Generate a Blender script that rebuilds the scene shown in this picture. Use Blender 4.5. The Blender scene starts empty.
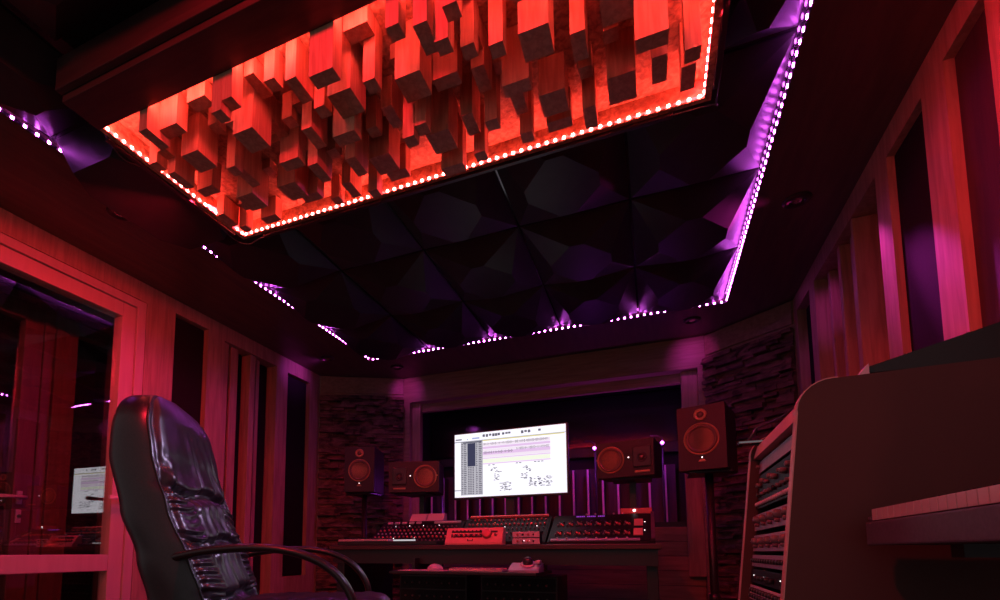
import bpy, bmesh, math, random
from mathutils import Vector, Matrix, noise

R = math.radians
C = bpy.context.scene.collection
S = bpy.context.scene
random.seed(7)

# ------------------------------------------------------------------ camera
cam_data = bpy.data.cameras.new('camera')
cam_data.sensor_width = 36.0
cam_data.sensor_fit = 'HORIZONTAL'
cam_data.lens = 18.54
cam_data.shift_x = 0.06
cam_data.shift_y = 0.203
cam_data.clip_start = 0.02
camera = bpy.data.objects.new('camera', cam_data)
camera.location = (0, 0, 0.74)
camera.rotation_euler = (R(90 + 5.435), 0, R(22.568))
C.objects.link(camera)
S.camera = camera

# ------------------------------------------------------------------ world, exposure
world = bpy.data.worlds.new('world')
S.world = world
world.use_nodes = True
bg = world.node_tree.nodes['Background']
bg.inputs[0].default_value = (1.0, 0.84, 0.88, 1)
bg.inputs[1].default_value = 0.20
S.view_settings.view_transform = 'Standard'
S.view_settings.look = 'None'
S.view_settings.exposure = 0.0
S.view_settings.gamma = 1.0
S.view_settings.use_curve_mapping = False
S.cycles.use_denoising = True
S.cycles.max_bounces = 8
S.cycles.caustics_reflective = False
S.cycles.caustics_refractive = False

K_RED = 200.0       # radiance of one red diode
K_PURPLE = 110.0
WASH_W, WASH_E, WASH_N = 15.0, 8.5, 6.5     # watts of the three added red wash bars
RED = (1.0, 0.068, 0.060)
PURPLE = (0.80, 0.10, 0.95)

def lamp_light(name, kind, energy, col, loc, size, target=None, cone=120):
    d = bpy.data.lights.new(name, kind); d.energy = energy; d.color = col; d.shadow_soft_size = size
    if kind == 'SPOT': d.spot_size = R(cone); d.spot_blend = 0.8
    o = bpy.data.objects.new(name, d); C.objects.link(o); o.location = loc
    if target: o.rotation_euler = (Vector(target) - Vector(loc)).to_track_quat('-Z', 'Y').to_euler()
    return o
RED_FILL = (1.0, .018, .045)
# added red fill light, unseen, near the red diffuser (its housing is built below)
red_fill = lamp_light('bulb', 'POINT', 62.0, RED_FILL, (-.62, .42, 2.385), .045)

# ------------------------------------------------------------------ room dimensions
XL, XR = -2.95, 0.93          # side walls
YB = 4.45                     # back wall front face
ZS = 2.45                     # underside of the soffit
LX0, LX1, LY1 = -2.30, 0.52, 3.90   # opening of the soffit
Y0 = 0.60                     # where the side walls start (behind the view)

# ------------------------------------------------------------------ materials
def principled(name, col, rough=0.5, metal=0.0, spec=0.5, coat=0.0):
    m = bpy.data.materials.new(name); m.use_nodes = True
    b = m.node_tree.nodes['Principled BSDF']
    b.inputs['Base Color'].default_value = (*col, 1)
    b.inputs['Roughness'].default_value = rough
    b.inputs['Metallic'].default_value = metal
    b.inputs['Specular IOR Level'].default_value = spec
    b.inputs['Coat Weight'].default_value = coat
    return m

def grainy(name, c1, c2, scale=(1, 1, 1), nscale=8.0, rough=0.5, bump=0.1, detail=5, spec=0.4, distortion=0.6, dist=0.01):
    m = principled(name, c1, rough, spec=spec)
    nt = m.node_tree; b = nt.nodes['Principled BSDF']
    tc = nt.nodes.new('ShaderNodeTexCoord')
    mp = nt.nodes.new('ShaderNodeMapping'); mp.inputs['Scale'].default_value = scale
    nz = nt.nodes.new('ShaderNodeTexNoise'); nz.inputs['Scale'].default_value = nscale
    nz.inputs['Detail'].default_value = detail; nz.inputs['Distortion'].default_value = distortion
    cr = nt.nodes.new('ShaderNodeValToRGB')
    cr.color_ramp.elements[0].color = (*c1, 1); cr.color_ramp.elements[0].position = 0.35
    cr.color_ramp.elements[1].color = (*c2, 1); cr.color_ramp.elements[1].position = 0.65
    bp = nt.nodes.new('ShaderNodeBump'); bp.inputs['Strength'].default_value = bump; bp.inputs['Distance'].default_value = dist
    L = nt.links.new
    L(tc.outputs['Object'], mp.inputs[0]); L(mp.outputs[0], nz.inputs['Vector'])
    L(nz.outputs['Fac'], cr.inputs[0]); L(cr.outputs[0], b.inputs['Base Color'])
    L(nz.outputs['Fac'], bp.inputs['Height']); L(bp.outputs[0], b.inputs['Normal'])
    return m

def emitter(name, col, k):
    m = bpy.data.materials.new(name); m.use_nodes = True
    nt = m.node_tree; nt.nodes.clear()
    o = nt.nodes.new('ShaderNodeOutputMaterial'); e = nt.nodes.new('ShaderNodeEmission')
    e.inputs[0].default_value = (*col, 1); e.inputs[1].default_value = k
    nt.links.new(e.outputs[0], o.inputs[0])
    return m

pine_v = grainy('pine upright', (.30, .20, .12), (.42, .29, .18), (14, 14, 1.2), 3.0, .5, .08)
pine_y = grainy('pine along y', (.26, .17, .10), (.36, .25, .15), (14, 1.2, 14), 3.0, .5, .08)
pine_x = grainy('pine along x', (.26, .17, .10), (.36, .25, .15), (1.2, 14, 14), 3.0, .5, .08)
soffit_wood = grainy('soffit wood', (.085, .055, .04), (.12, .075, .05), (8, 1.0, 8), 3.0, .42, .05)
door_paint = grainy('door lacquer', (.46, .33, .27), (.50, .36, .30), (10, 10, 1), 3.0, .35, .03)
block_wood = grainy('block wood', (.42, .22, .14), (.58, .34, .22), (22, 22, 2.0), 3.0, .55, .06)
osb = grainy('strand board', (.26, .16, .09), (.55, .38, .22), (1, 1, 1), 55.0, .6, .3, 3)
dark_wood = grainy('dark stained wood', (.042, .022, .02), (.06, .03, .026), (1.5, 12, 12), 3.0, .4, .05)
purple_plank = grainy('dark plank', (.075, .05, .07), (.10, .07, .10), (12, 12, 1.2), 3.0, .55, .05)
dark_plank = grainy('dark brown plank', (.030, .014, .014), (.045, .02, .02), (12, 12, 1.2), 3.0, .6, .05)
vestibule_wood = grainy('vestibule wood', (.13, .075, .06), (.18, .10, .08), (12, 12, 1.2), 3.0, .5, .05)
black_tile = grainy('glossy black tile', (.030, .028, .028), (.036, .034, .034), (1, 1, 1), 9.0, .40, .02, 2, .15)
black_gloss = principled('glossy black ceiling', (.02, .02, .02), .10)
black_fabric = grainy('black fabric', (.012, .011, .011), (.018, .016, .015), (1, 1, 1), 300.0, .95, .15, 2, .1)
void_black = principled('dark room paint', (.02, .02, .02), .8)
stone = grainy('ledge stone', (.04, .024, .018), (.23, .135, .09), (1, 1, 2), 9.0, .8, .6, 6, .2, .8, .02)
leather = grainy('black leather', (.018, .015, .019), (.026, .022, .027), (1, 1, 1), 260.0, .30, .10, 3, .6, .2, .002)
black_plastic = principled('black plastic', (.015, .014, .015), .4)
arm_plastic = principled('arm plastic', (.02, .018, .02), .28)
dark_metal = principled('dark metal', (.10, .095, .10), .35, .8)
chrome = principled('chrome', (.6, .6, .62), .15, 1.0)
face_dark = grainy('dark faceplate', (.010, .008, .010), (.015, .012, .014), (1, 1, 1), 40.0, .5, .03, 5, .2)
face_grey = grainy('grey faceplate', (.30, .28, .38), (.36, .33, .44), (1, 1, 1), 40.0, .4, .03)
face_light = grainy('light faceplate', (.50, .46, .50), (.58, .54, .58), (1, 1, 1), 30.0, .4, .02)
face_red = grainy('red faceplate', (.62, .30, .24), (.68, .34, .28), (1, 1, 1), 30.0, .4, .02)
knob_mat = principled('knob plastic', (.20, .13, .14), .3)
knob_black = principled('black knob', (.03, .028, .03), .35)
cap_mat = principled('light cap', (.62, .50, .56), .4)
white_key = principled('white key', (.50, .42, .42), .22)
black_key = principled('black key', (.02, .02, .02), .25)
keyboard_body = grainy('stage piano body', (.075, .072, .095), (.095, .09, .12), (1, 1, 1), 160.0, .5, .10, 3, .4, .2, .002)
laminate = grainy('brown laminate', (.070, .030, .028), (.085, .036, .033), (1.5, 10, 1.0), 3.0, .6, .02)
lit_edge_band = grainy('lit edge band', (.58, .34, .32), (.64, .38, .36), (3, 3, 3), 5.0, .4, .02)  # pale pink imitates light caught by the cabinet's panel and rail edges
cone_mat = principled('speaker cone', (.12, .075, .045), .35)
ring_mat = principled('speaker ring', (.40, .26, .10), .4)
cabinet_mat = grainy('speaker cabinet', (.015, .012, .012), (.020, .016, .016), (1, 1, 1), 120.0, .5, .05)
floor_mat = grainy('floor boards', (.10, .06, .04), (.16, .10, .06), (8, 1, 1), 3.0, .4, .05)
paper = principled('paper', (.62, .60, .66), .7)
pinkish = principled('pale plastic', (.58, .50, .52), .45)
red_plastic = principled('red plastic', (.60, .14, .13), .4)
glass_mat = None
def make_glass():
    m = bpy.data.materials.new('coated glass'); m.use_nodes = True
    nt = m.node_tree; nt.nodes.clear(); L = nt.links.new
    o = nt.nodes.new('ShaderNodeOutputMaterial'); mx = nt.nodes.new('ShaderNodeMixShader')
    tr = nt.nodes.new('ShaderNodeBsdfTransparent'); tr.inputs[0].default_value = (.96, .94, .94, 1)
    gl = nt.nodes.new('ShaderNodeBsdfGlossy'); gl.inputs['Roughness'].default_value = 0.0
    gl.inputs[0].default_value = (1, 1, 1, 1)
    lw = nt.nodes.new('ShaderNodeLayerWeight'); lw.inputs[0].default_value = .5
    pw = nt.nodes.new('ShaderNodeMath'); pw.operation = 'POWER'; pw.inputs[1].default_value = 4.0
    ma = nt.nodes.new('ShaderNodeMath'); ma.operation = 'MULTIPLY_ADD'; ma.inputs[1].default_value = .6; ma.inputs[2].default_value = .16
    L(lw.outputs['Facing'], pw.inputs[0]); L(pw.outputs[0], ma.inputs[0]); L(ma.outputs[0], mx.inputs[0]); L(tr.outputs[0], mx.inputs[1]); L(gl.outputs[0], mx.inputs[2]); L(mx.outputs[0], o.inputs[0])
    return m
glass_mat = make_glass()
e_red = emitter('red diode light', RED, K_RED)
e_purple = emitter('purple diode light', PURPLE, K_PURPLE)
e_white = emitter('white indicator', (1, .92, .95), 3.0)
e_redled = emitter('red indicator', (1, .12, .06), 2.2)
e_lamp = emitter('purple bulb', (.75, .12, 1.0), 14.0)
e_screen = emitter('screen white', (.93, .90, 1.0), 1.15)

# ------------------------------------------------------------------ mesh helpers
def box(bm, x0, x1, y0, y1, z0, z1, bev=0.0, mi=0):
    vs = [bm.verts.new((x, y, z)) for x in (x0, x1) for y in (y0, y1) for z in (z0, z1)]
    idx = [(0, 1, 3, 2), (4, 6, 7, 5), (0, 4, 5, 1), (2, 3, 7, 6), (0, 2, 6, 4), (1, 5, 7, 3)]
    fs = []
    for f in idx:
        fc = bm.faces.new([vs[i] for i in f]); fc.material_index = mi; fs.append(fc)
    if bev > 0:
        es = list({e for f in fs for e in f.edges})
        r = bmesh.ops.bevel(bm, geom=es, offset=bev, segments=2, affect='EDGES', profile=0.6)
        for f in r['faces']: f.material_index = mi
    return vs

def cyl(bm, p0, p1, r0, r1=None, n=16, cap=True):
    r1 = r0 if r1 is None else r1
    p0, p1 = Vector(p0), Vector(p1); d = (p1 - p0).normalized()
    a = d.orthogonal().normalized(); b = d.cross(a)
    A = [bm.verts.new(p0 + (a * math.cos(t) + b * math.sin(t)) * r0) for t in [2 * math.pi * i / n for i in range(n)]]
    B = [bm.verts.new(p1 + (a * math.cos(t) + b * math.sin(t)) * r1) for t in [2 * math.pi * i / n for i in range(n)]]
    for i in range(n):
        f = bm.faces.new((A[i], A[(i + 1) % n], B[(i + 1) % n], B[i])); f.smooth = True
    if cap:
        bm.faces.new(A[::-1]); bm.faces.new(B)

def tube(bm, pts, rx, ry=None, n=10, up=(0, 1, 0)):
    """sweep an ellipse; rx along 'up' side direction, ry across"""
    ry = rx if ry is None else ry
    pts = [Vector(p) for p in pts]; rings = []
    up = Vector(up)
    for i, p in enumerate(pts):
        d = (pts[min(i + 1, len(pts) - 1)] - pts[max(i - 1, 0)]).normalized()
        a = (up - d * up.dot(d))
        if a.length < 1e-4: a = d.orthogonal()
        a.normalize(); b = d.cross(a)
        rings.append([bm.verts.new(p + a * math.cos(t) * rx + b * math.sin(t) * ry) for t in [2 * math.pi * k / n for k in range(n)]])
    for r0, r1 in zip(rings, rings[1:]):
        for k in range(n):
            f = bm.faces.new((r0[k], r0[(k + 1) % n], r1[(k + 1) % n], r1[k])); f.smooth = True
    bm.faces.new(rings[0][::-1]); bm.faces.new(rings[-1])

def smooth_path(pts, k=6):
    out = []
    P = [Vector(pts[0])] + [Vector(p) for p in pts] + [Vector(pts[-1])]
    for i in range(1, len(P) - 2):
        for j in range(k):
            t = j / k
            a, b, c, d = P[i - 1], P[i], P[i + 1], P[i + 2]
            out.append(.5 * ((2 * b) + (c - a) * t + (2 * a - 5 * b + 4 * c - d) * t * t + (3 * b - a - 3 * c + d) * t ** 3))
    out.append(P[-2])
    return out

def prism(bm, poly, a0, a1, axis='y'):
    """extrude a 2-D polygon; axis y: poly is (x,z), axis x: poly is (y,z), axis z: poly is (x,y)"""
    def P(p, a):
        return (p[0], a, p[1]) if axis == 'y' else ((a, p[0], p[1]) if axis == 'x' else (p[0], p[1], a))
    A = [bm.verts.new(P(p, a0)) for p in poly]; B = [bm.verts.new(P(p, a1)) for p in poly]
    n = len(poly)
    for i in range(n): bm.faces.new((A[i], A[(i + 1) % n], B[(i + 1) % n], B[i]))
    bm.faces.new(A[::-1]); bm.faces.new(B)

def lathe(bm, prof, axis='y', n=28, origin=(0, 0, 0)):
    """prof: (radius, offset along axis)"""
    o = Vector(origin); rings = []
    for r, h in prof:
        ring = []
        for k in range(n):
            t = 2 * math.pi * k / n; c, s = math.cos(t) * r, math.sin(t) * r
            ring.append(bm.verts.new(o + Vector({'y': (c, h, s), 'z': (c, s, h), 'x': (h, c, s)}[axis])))
        rings.append(ring)
    for a, b in zip(rings, rings[1:]):
        for k in range(n):
            f = bm.faces.new((a[k], a[(k + 1) % n], b[(k + 1) % n], b[k])); f.smooth = True
    if prof[0][0] > 1e-5: bm.faces.new(rings[0][::-1])
    if prof[-1][0] > 1e-5: bm.faces.new(rings[-1])

def finish(bm):
    bmesh.ops.remove_doubles(bm, verts=bm.verts, dist=1e-6)
    bmesh.ops.recalc_face_normals(bm, faces=bm.faces)

def obj(name, bm, mats, parent=None, loc=None, rot=None):
    me = bpy.data.meshes.new(name); finish(bm); bm.to_mesh(me); bm.free()
    for m in (mats if isinstance(mats, (list, tuple)) else [mats]): me.materials.append(m)
    o = bpy.data.objects.new(name, me); C.objects.link(o)
    if loc: o.location = loc
    if rot: o.rotation_euler = rot
    if parent: o.parent = parent
    return o

def part(name, mat, parent, fn, loc=None, rot=None, label=None):
    bm = bmesh.new(); fn(bm)
    o = obj(name, bm, mat, parent, loc, rot)
    if label: o['label'] = label
    return o

def tag(o, label, cat, group=None, kind=None):
    o['label'] = label; o['category'] = cat
    if group: o['group'] = group
    if kind: o['kind'] = kind
    return o

def thing(name, label, cat, loc=(0, 0, 0), rotz=0, group=None, rot=None):
    o = bpy.data.objects.new(name, None); C.objects.link(o)
    o.empty_display_size = 0.1
    o.location = loc; o.rotation_euler = rot if rot else (0, 0, rotz)
    return tag(o, label, cat, group)

def struct(name, mats, fn):
    bm = bmesh.new(); fn(bm)
    o = obj(name, bm, mats); o['kind'] = 'structure'
    return o

def copy_part(src, parent, loc, rot=None, name=None):
    o = src.copy(); C.objects.link(o); o.parent = parent; o.location = loc
    if rot is not None: o.rotation_euler = rot
    return o

def wall_with_holes(bm, y0, y1, z0, z1, holes, xa, xb):
    """slab in the y-z plane, holes are (ya, yb, za, zb), sorted in y and not overlapping"""
    y = y0
    for ya, yb, za, zb in holes:
        if ya > y: box(bm, xa, xb, y, ya, z0, z1)
        if za > z0: box(bm, xa, xb, ya, yb, z0, za)
        if zb < z1: box(bm, xa, xb, ya, yb, zb, z1)
        y = yb
    if y < y1: box(bm, xa, xb, y, y1, z0, z1)

# ================================================================== STRUCTURE
struct('floor', floor_mat, lambda bm: box(bm, XL - .9, XR + .6, -3.2, 5.05, -.06, 0))

LEFT_HOLES = [(.72, 2.207, 0.0, 2.328), (2.417, 2.698, .53, 2.358), (2.854, 3.438, .30, 2.335), (3.583, 3.90, .53, 2.328)]
struct('wall_left', pine_v, lambda bm: wall_with_holes(bm, Y0, 4.06, 0, 2.47, LEFT_HOLES, XL - .12, XL))
RIGHT_HOLES = [(.70, 2.06, .55, 2.345), (2.21, 2.51, .55, 2.345), (2.63, 3.55, .55, 2.345), (3.66, 3.955, .55, 2.345)]
struct('wall_right', pine_v, lambda bm: wall_with_holes(bm, Y0, 4.03, 0, 2.47, RIGHT_HOLES, XR, XR + .12))
def _wr(bm):
    box(bm, XR + .121, XR + .16, Y0, 4.03, 0, 2.47)
struct('wall_right_backing', void_black, _wr)
struct('wall_left_backing', void_black, lambda bm: box(bm, XL - .16, XL - .121, 2.3, 4.06, 0, 2.47))
# back wall: timber surround, deep window recess, lower boarded wall
def _wb(bm):
    box(bm, -2.235, .42, YB, YB + .10, 2.20, 2.47)           # lintel
    box(bm, -2.235, -2.17, YB, YB + .10, 0, 2.20)
    box(bm, .364, .42, YB, YB + .10, 0, 2.20)
struct('wall_back', pine_x, _wb)
def _jamb(bm):
    box(bm, .245, .364, YB + .06, YB + .12, .55, 2.199)
    box(bm, -2.17, -2.085, YB + .06, YB + .12, .55, 2.199)
struct('trim_1', pine_v, _jamb)
struct('trim_2', pine_x, lambda bm: box(bm, -2.169, .363, YB + .101, YB + .15, 2.12, 2.30))
def _rec(bm):
    box(bm, -2.30, .60, 5.0, 5.05, 0, 2.50)
    box(bm, -2.30, -2.17, YB + .121, 5.0, 0, 2.50)
    box(bm, .42, .60, YB + .101, 5.0, 0, 2.50)
    box(bm, -2.17, .42, YB + .151, 5.0, 2.30, 2.50)
struct('wall_back_recess', void_black, _rec)
def _low(bm):
    for k in range(8):
        box(bm, -2.169, .363, YB + .13, YB + .16, .002 + k * .118, .118 * (k + 1) - .002, .002)
struct('wall_back_lower', pine_x, _low)
struct('trim_3', black_plastic, lambda bm: box(bm, -2.169, .244, YB + .161, YB + .30, .945, .985))

# splayed corner walls faced with ledge stone
def corner_wall(p, q, name, sname, seed):
    p, q = Vector((*p, 0)), Vector((*q, 0)); d = (q - p); L = d.length; d.normalize()
    n = Vector((d.y, -d.x, 0))
    if n.y > 0: n = -n                                        # faces the room
    def slab(bm, s0, s1, t0, t1, z0, z1, jit=0.0, rnd=None):
        vs = box(bm, 0, 1, 0, 1, 0, 1)
        for v in vs:
            s = s0 if v.co.x < .5 else s1; t = t0 if v.co.y < .5 else t1; z = z0 if v.co.z < .5 else z1
            if jit and v.co.y > .5: t += rnd.uniform(-jit, jit); z += rnd.uniform(-jit, jit) * .6
            v.co = p + d * s + n * t + Vector((0, 0, z))
    struct(name, pine_x, lambda bm: (slab(bm, 0, L, -.08, -.002, 0, 2.47), slab(bm, .01, L - .01, 0, .012, 2.285, 2.44)))
    rnd = random.Random(seed)
    def st(bm):
        z = 0.0
        while z < 2.24:
            h = rnd.uniform(.018, .036); s = .004
            while s < L - .01:
                w = min(rnd.uniform(.07, .24), L - .004 - s)
                slab(bm, s, s + w - .002, 0, .008 + rnd.random() ** 1.3 * .060, z, min(z + h - .002, 2.275), .004, rnd)
                s += w
            z += h
    struct(sname, stone, st)
corner_wall((XL, 4.06), (-2.235, YB), 'wall_corner_left', 'wall_stone_left', 3)
corner_wall((.42, YB), (XR, 4.03), 'wall_corner_right', 'wall_stone_right', 5)

# soffit ring and the glossy ceiling inside it
def _sof(bm):
    box(bm, XL, LX0, .0, 4.47, ZS, ZS + .10)
    box(bm, LX1, XR, .0, 4.47, ZS, ZS + .10)
    box(bm, LX0, LX1, LY1, 4.47, ZS, ZS + .10)
struct('ceiling_soffit', soffit_wood, _sof)
struct('ceiling', black_gloss, lambda bm: box(bm, LX0 - .02, LX1 + .02, .0, LY1 + .02, 2.482, 2.53))

# dark vestibule behind the glass door
def _vest(bm):
    box(bm, -3.80, -3.74, .2, 2.6, 0, 2.5)
    box(bm, -3.74, XL - .17, 2.5, 2.56, 0, 2.5)
    box(bm, -3.74, XL - .13, .2, 2.5, 2.44, 2.5)
struct('wall_vestibule', void_black, _vest)

# ================================================================== FABRIC PANELS AND SLATS ON THE WALLS
def fabric_panel(y0, y1, z0, z1, xf, side, label):
    def f(bm):
        xa, xb = sorted((xf, xf + side * .05)); box(bm, xa, xb, y0 + .006, y1 - .006, z0 + .006, z1 - .006, .008)
    bm = bmesh.new(); f(bm); o = obj('fabric_panel', bm, black_fabric)
    return tag(o, label, 'wall panel', 'black fabric panels set into the walls')
fabric_panel(2.417, 2.698, .53, 2.358, XL - .035, -1, 'black fabric wall panel right beside the glazed door, behind the chair')
fabric_panel(3.583, 3.90, .53, 2.328, XL - .035, -1, 'black fabric wall panel next to the left stone corner, under the purple glow')
fabric_panel(2.21, 2.51, .55, 2.345, XR + .022, 1, 'wide black fabric panel on the right wall between two bright red posts')
fabric_panel(3.66, 3.955, .55, 2.345, XR + .05, 1, 'narrow black fabric panel at the far end of the right wall')

def slat_panel(name, label, x_face, side, slats, z0, z1, hole):
    t = thing(name, label, 'slatted wall panel', (x_face, (hole[0] + hole[1]) / 2, z0), group='slatted acoustic panels in the walls')
    yc = (hole[0] + hole[1]) / 2
    def bk(bm):
        xa, xb = sorted((side * .108, side * .119)); box(bm, xa, xb, hole[0] - yc + .002, hole[1] - yc - .002, .002, z1 - z0 - .002)
    part('backing', black_fabric, t, bk)
    for ya, yb, dep, m in slats:
        def sl(bm):
            xa, xb = sorted((side * dep, side * .107)); box(bm, xa, xb, ya - yc, yb - yc, .003, z1 - z0 - .003, .003)
        part('slat', m, t, sl)
    return t
slat_panel('slatted_panel', 'upright wooden slats on the left wall between the two black panels', XL, -1,
    [(2.872, 2.915, .02, pine_v), (2.955, 3.03, .035, pine_v), (3.075, 3.12, .095, black_fabric), (3.14, 3.20, .015, pine_v),
     (3.245, 3.285, .05, pine_v), (3.32, 3.42, .095, black_fabric)], .30, 2.335, (2.854, 3.438))
slat_panel('slatted_panel', 'mixed red and purple slats at the far end of the right wall', XR, 1,
    [(2.645, 2.72, .05, pine_v), (2.76, 2.89, .095, purple_plank), (2.925, 2.955, .005, pine_v), (2.975, 3.12, .05, pine_v),
     (3.17, 3.21, .02, pine_v), (3.26, 3.42, .09, purple_plank), (3.45, 3.49, .05, pine_v)], .55, 2.345, (2.63, 3.55))
slat_panel('slatted_panel', 'dark planks and one bright slat at the right wall nearest the camera', XR, 1,
    [(1.875, 2.057, .028, dark_plank), (1.73, 1.835, .0, pine_v), (1.55, 1.68, .08, dark_plank), (1.36, 1.46, .03, pine_v),
     (1.15, 1.26, .06, pine_v), (.95, 1.05, .01, pine_v), (.75, .85, .06, purple_plank)], .55, 2.345, (.70, 2.06))

# ================================================================== GLAZED DOOR
def glazed_door(x, y0, y1, z1, mat, name, label, sash, depth, pane_rot, lever_y, cat='door'):
    t = thing(name, label, cat, (x, (y0 + y1) / 2, 0)); hw = (y1 - y0) / 2
    def fr(bm):
        for a, b in ((-hw + .003, -hw + .06), (hw - .06, hw - .003)):
            box(bm, -depth, -.0, a, b, .0, z1 - .003, .004)
        box(bm, -depth, -.0, -hw + .06, hw - .06, z1 - .055, z1 - .003, .004)
    part('frame', mat, t, fr)
    def ls(bm):
        a, b = -hw + .062, hw - .062
        box(bm, -depth + .01, -.012, a, a + sash, .01, z1 - .058, .005)
        box(bm, -depth + .01, -.012, b - sash, b, .01, z1 - .058, .005)
        box(bm, -depth + .01, -.012, a + sash, b - sash, z1 - .058 - sash, z1 - .058, .005)
        box(bm, -depth + .01, -.012, a + sash, b - sash, .63, .725, .005)
        box(bm, -depth + .01, -.012, a + sash, b - sash, .01, .16, .005)
    part('sash', mat, t, ls)
    a, b = -hw + .062 + sash, hw - .062 - sash
    part('glass_pane', glass_mat, t, lambda bm: box(bm, -.002, .002, -(b - a) / 2 - .004, (b - a) / 2 + .004, .73, z1 - .062 - sash),
         loc=(-.045, 0, 0), rot=(0, 0, pane_rot))
    part('glass_pane', glass_mat, t, lambda bm: box(bm, -.002, .002, -(b - a) / 2 - .004, (b - a) / 2 + .004, .165, .625), loc=(-.045, 0, 0))
    h = part('handle', face_light, t, lambda bm: (cyl(bm, (-.012, lever_y, 1.06), (.045, lever_y, 1.06), .010),
             tube(bm, [(.045, lever_y + .01, 1.06), (.05, lever_y - .05, 1.06), (.05, lever_y - .155, 1.058)], .012, .010),
             box(bm, -.012, -.002, lever_y - .015, lever_y + .015, 1.02, 1.10, .004), box(bm, -.012, -.002, lever_y - .015, lever_y + .015, .91, .99, .004)))
    part('lock_cylinder', chrome, t, lambda bm: cyl(bm, (-.012, lever_y, .95), (.012, lever_y, .95), .010))
    return t
glazed_door(XL, .72, 2.207, 2.328, door_paint, 'glazed_door', 'big glazed door with pale lacquered frame in the left wall', .088, .10, R(0.4), .72 - .03)
glazed_door(-3.45, .85, 1.97, 2.30, vestibule_wood, 'outer_door', 'dim second door seen through the glass of the glazed door', .10, .08, 0, .43)
glazed_door(-3.45, 1.975, 2.49, 2.30, vestibule_wood, 'outer_door', 'dark fixed door leaf behind the glass near the handle', .08, .08, 0, .34)

# ================================================================== LED STRIPS (purple, round the soffit)
def diode_mesh(axis, a=.0050):
    bm = bmesh.new()
    if axis == 'x': box(bm, -.002, .002, -a, a, -a, a)
    else: box(bm, -a, a, -.002, .002, -a, a)
    me = bpy.data.meshes.new('diode'); finish(bm); bm.to_mesh(me); bm.free()
    return me
dm = {('p', 'x'): diode_mesh('x'), ('p', 'y'): diode_mesh('y'), ('r', 'x'): diode_mesh('x', .0042), ('r', 'y'): diode_mesh('y', .0042)}
for (c, a), me in dm.items(): me.materials.append(e_purple if c == 'p' else e_red)

def diode(key, parent, loc):
    o = bpy.data.objects.new('diode', dm[key]); C.objects.link(o); o.parent = parent; o.location = loc
    return o

def soffit_strip(label, loc, axis, length, n, inward):
    t = thing('led_strip', label, 'light strip', loc, group='purple light strips round the ceiling recess')
    if axis == 'y':
        part('tape', face_dark, t, lambda bm: box(bm, min(0, inward * .002), max(0, inward * .002), 0, length, -.006, .006))
        for k in range(n): diode(('p', 'x'), t, (inward * .004, (k + .5) * length / n, 0))
    else:
        part('tape', face_dark, t, lambda bm: box(bm, 0, length, -.002, 0, -.006, .006))
        for k in range(n): diode(('p', 'y'), t, ((k + .5) * length / n, -.004, 0))
    return t
ZLED = ZS + .008
soffit_strip('purple light strip along the left edge of the ceiling recess', (LX0 + .001, .80, ZLED), 'y', 3.08, 68, 1)
soffit_strip('long purple light strip along the right edge of the ceiling recess', (LX1 - .001, 1.10, ZLED), 'y', 2.79, 62, -1)
soffit_strip('purple light strip along the far edge of the ceiling, over the screen', (LX0 + .01, LY1 - .001, ZLED), 'x', 2.80, 62, 0)

# ================================================================== SKYLINE DIFFUSER (red)
DX0, DX1, DY0, DY1, DZ = -1.828, .216, 1.150, 1.862, 2.30
BLK = [(4,0,1,2,2.22),(5,1,2,1,2.25),(8,1,2,1,2.31),(5,3,2,2,2.22),(2,4,1,2,2.22),(2,7,2,1,2.25),(1,3,1,1,2.24),(0,11,1,2,2.28),
(8,5,1,1,2.2),(6,8,2,2,2.2),(1,13,1,1,2.27),(13,0,1,1,2.2),(12,0,1,1,2.17),(12,2,2,2,2.17),(14,1,1,2,2.31),(16,1,1,1,2.26),
(18,1,1,2,2.23),(21,0,2,1,2.15),(15,4,1,1,2.26),(13,5,1,1,2.29),(17,4,1,2,2.19),(19,3,1,1,2.2),(23,1,2,1,2.31),(27,0,1,1,2.2),
(29,0,1,2,2.17),(21,2,2,2,2.17),(24,2,1,1,2.17),(26,3,2,2,2.19),(23,6,1,2,2.26),(13,6,2,1,2.19),(20,4,2,1,2.12),(17,7,1,1,2.22),
(8,6,1,2,2.22),(16,6,1,2,2.14),(10,9,2,2,2.23),(4,13,2,1,2.28),(11,11,2,1,2.24),(13,13,1,1,2.27),(15,12,1,2,2.28),(19,7,1,2,2.16),
(21,7,1,1,2.25),(20,9,2,2,2.22),(18,12,1,1,2.21),(20,12,2,1,2.26),(25,6,1,1,2.12),(26,6,1,1,2.15),(26,8,2,2,2.19),(26,11,2,1,2.17),
(29,8,1,2,2.22),(29,11,1,1,2.19),(31,8,1,1,2.17),(31,0,1,1,2.19),(31,3,1,1,2.21),(30,1,1,1,2.15),(28,5,2,1,2.24),(31,5,1,2,2.23),
(33,3,1,1,2.18),(35,3,2,2,2.18),(35,1,1,1,2.22),(33,6,2,1,2.18),(33,8,1,2,2.24),(35,9,2,2,2.24),(35,12,2,1,2.26),(38,11,1,2,2.23),
(33,11,1,1,2.21),(38,9,1,1,2.29),(38,5,1,2,2.22),(40,4,2,2,2.25),(40,7,1,1,2.29),(40,9,2,2,2.22),(40,11,2,1,2.25),(42,5,2,1,2.13),
(43,7,1,2,2.15),(45,7,1,1,2.14),(45,10,1,2,2.22)]
occ = {(i + p, j + q) for i, j, a, b, z in BLK for p in range(a) for q in range(b)}
rb = random.Random(21)
while len(BLK) < 100:                               # short blocks filling the gaps of the left two thirds
    i, j = rb.randrange(1, 36), rb.randrange(1, 13)
    if (i, j) in occ: continue
    BLK.append((i, j, 1, 1, rb.choice((2.28, 2.30, 2.32, 2.335)))); occ.add((i, j))
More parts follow.
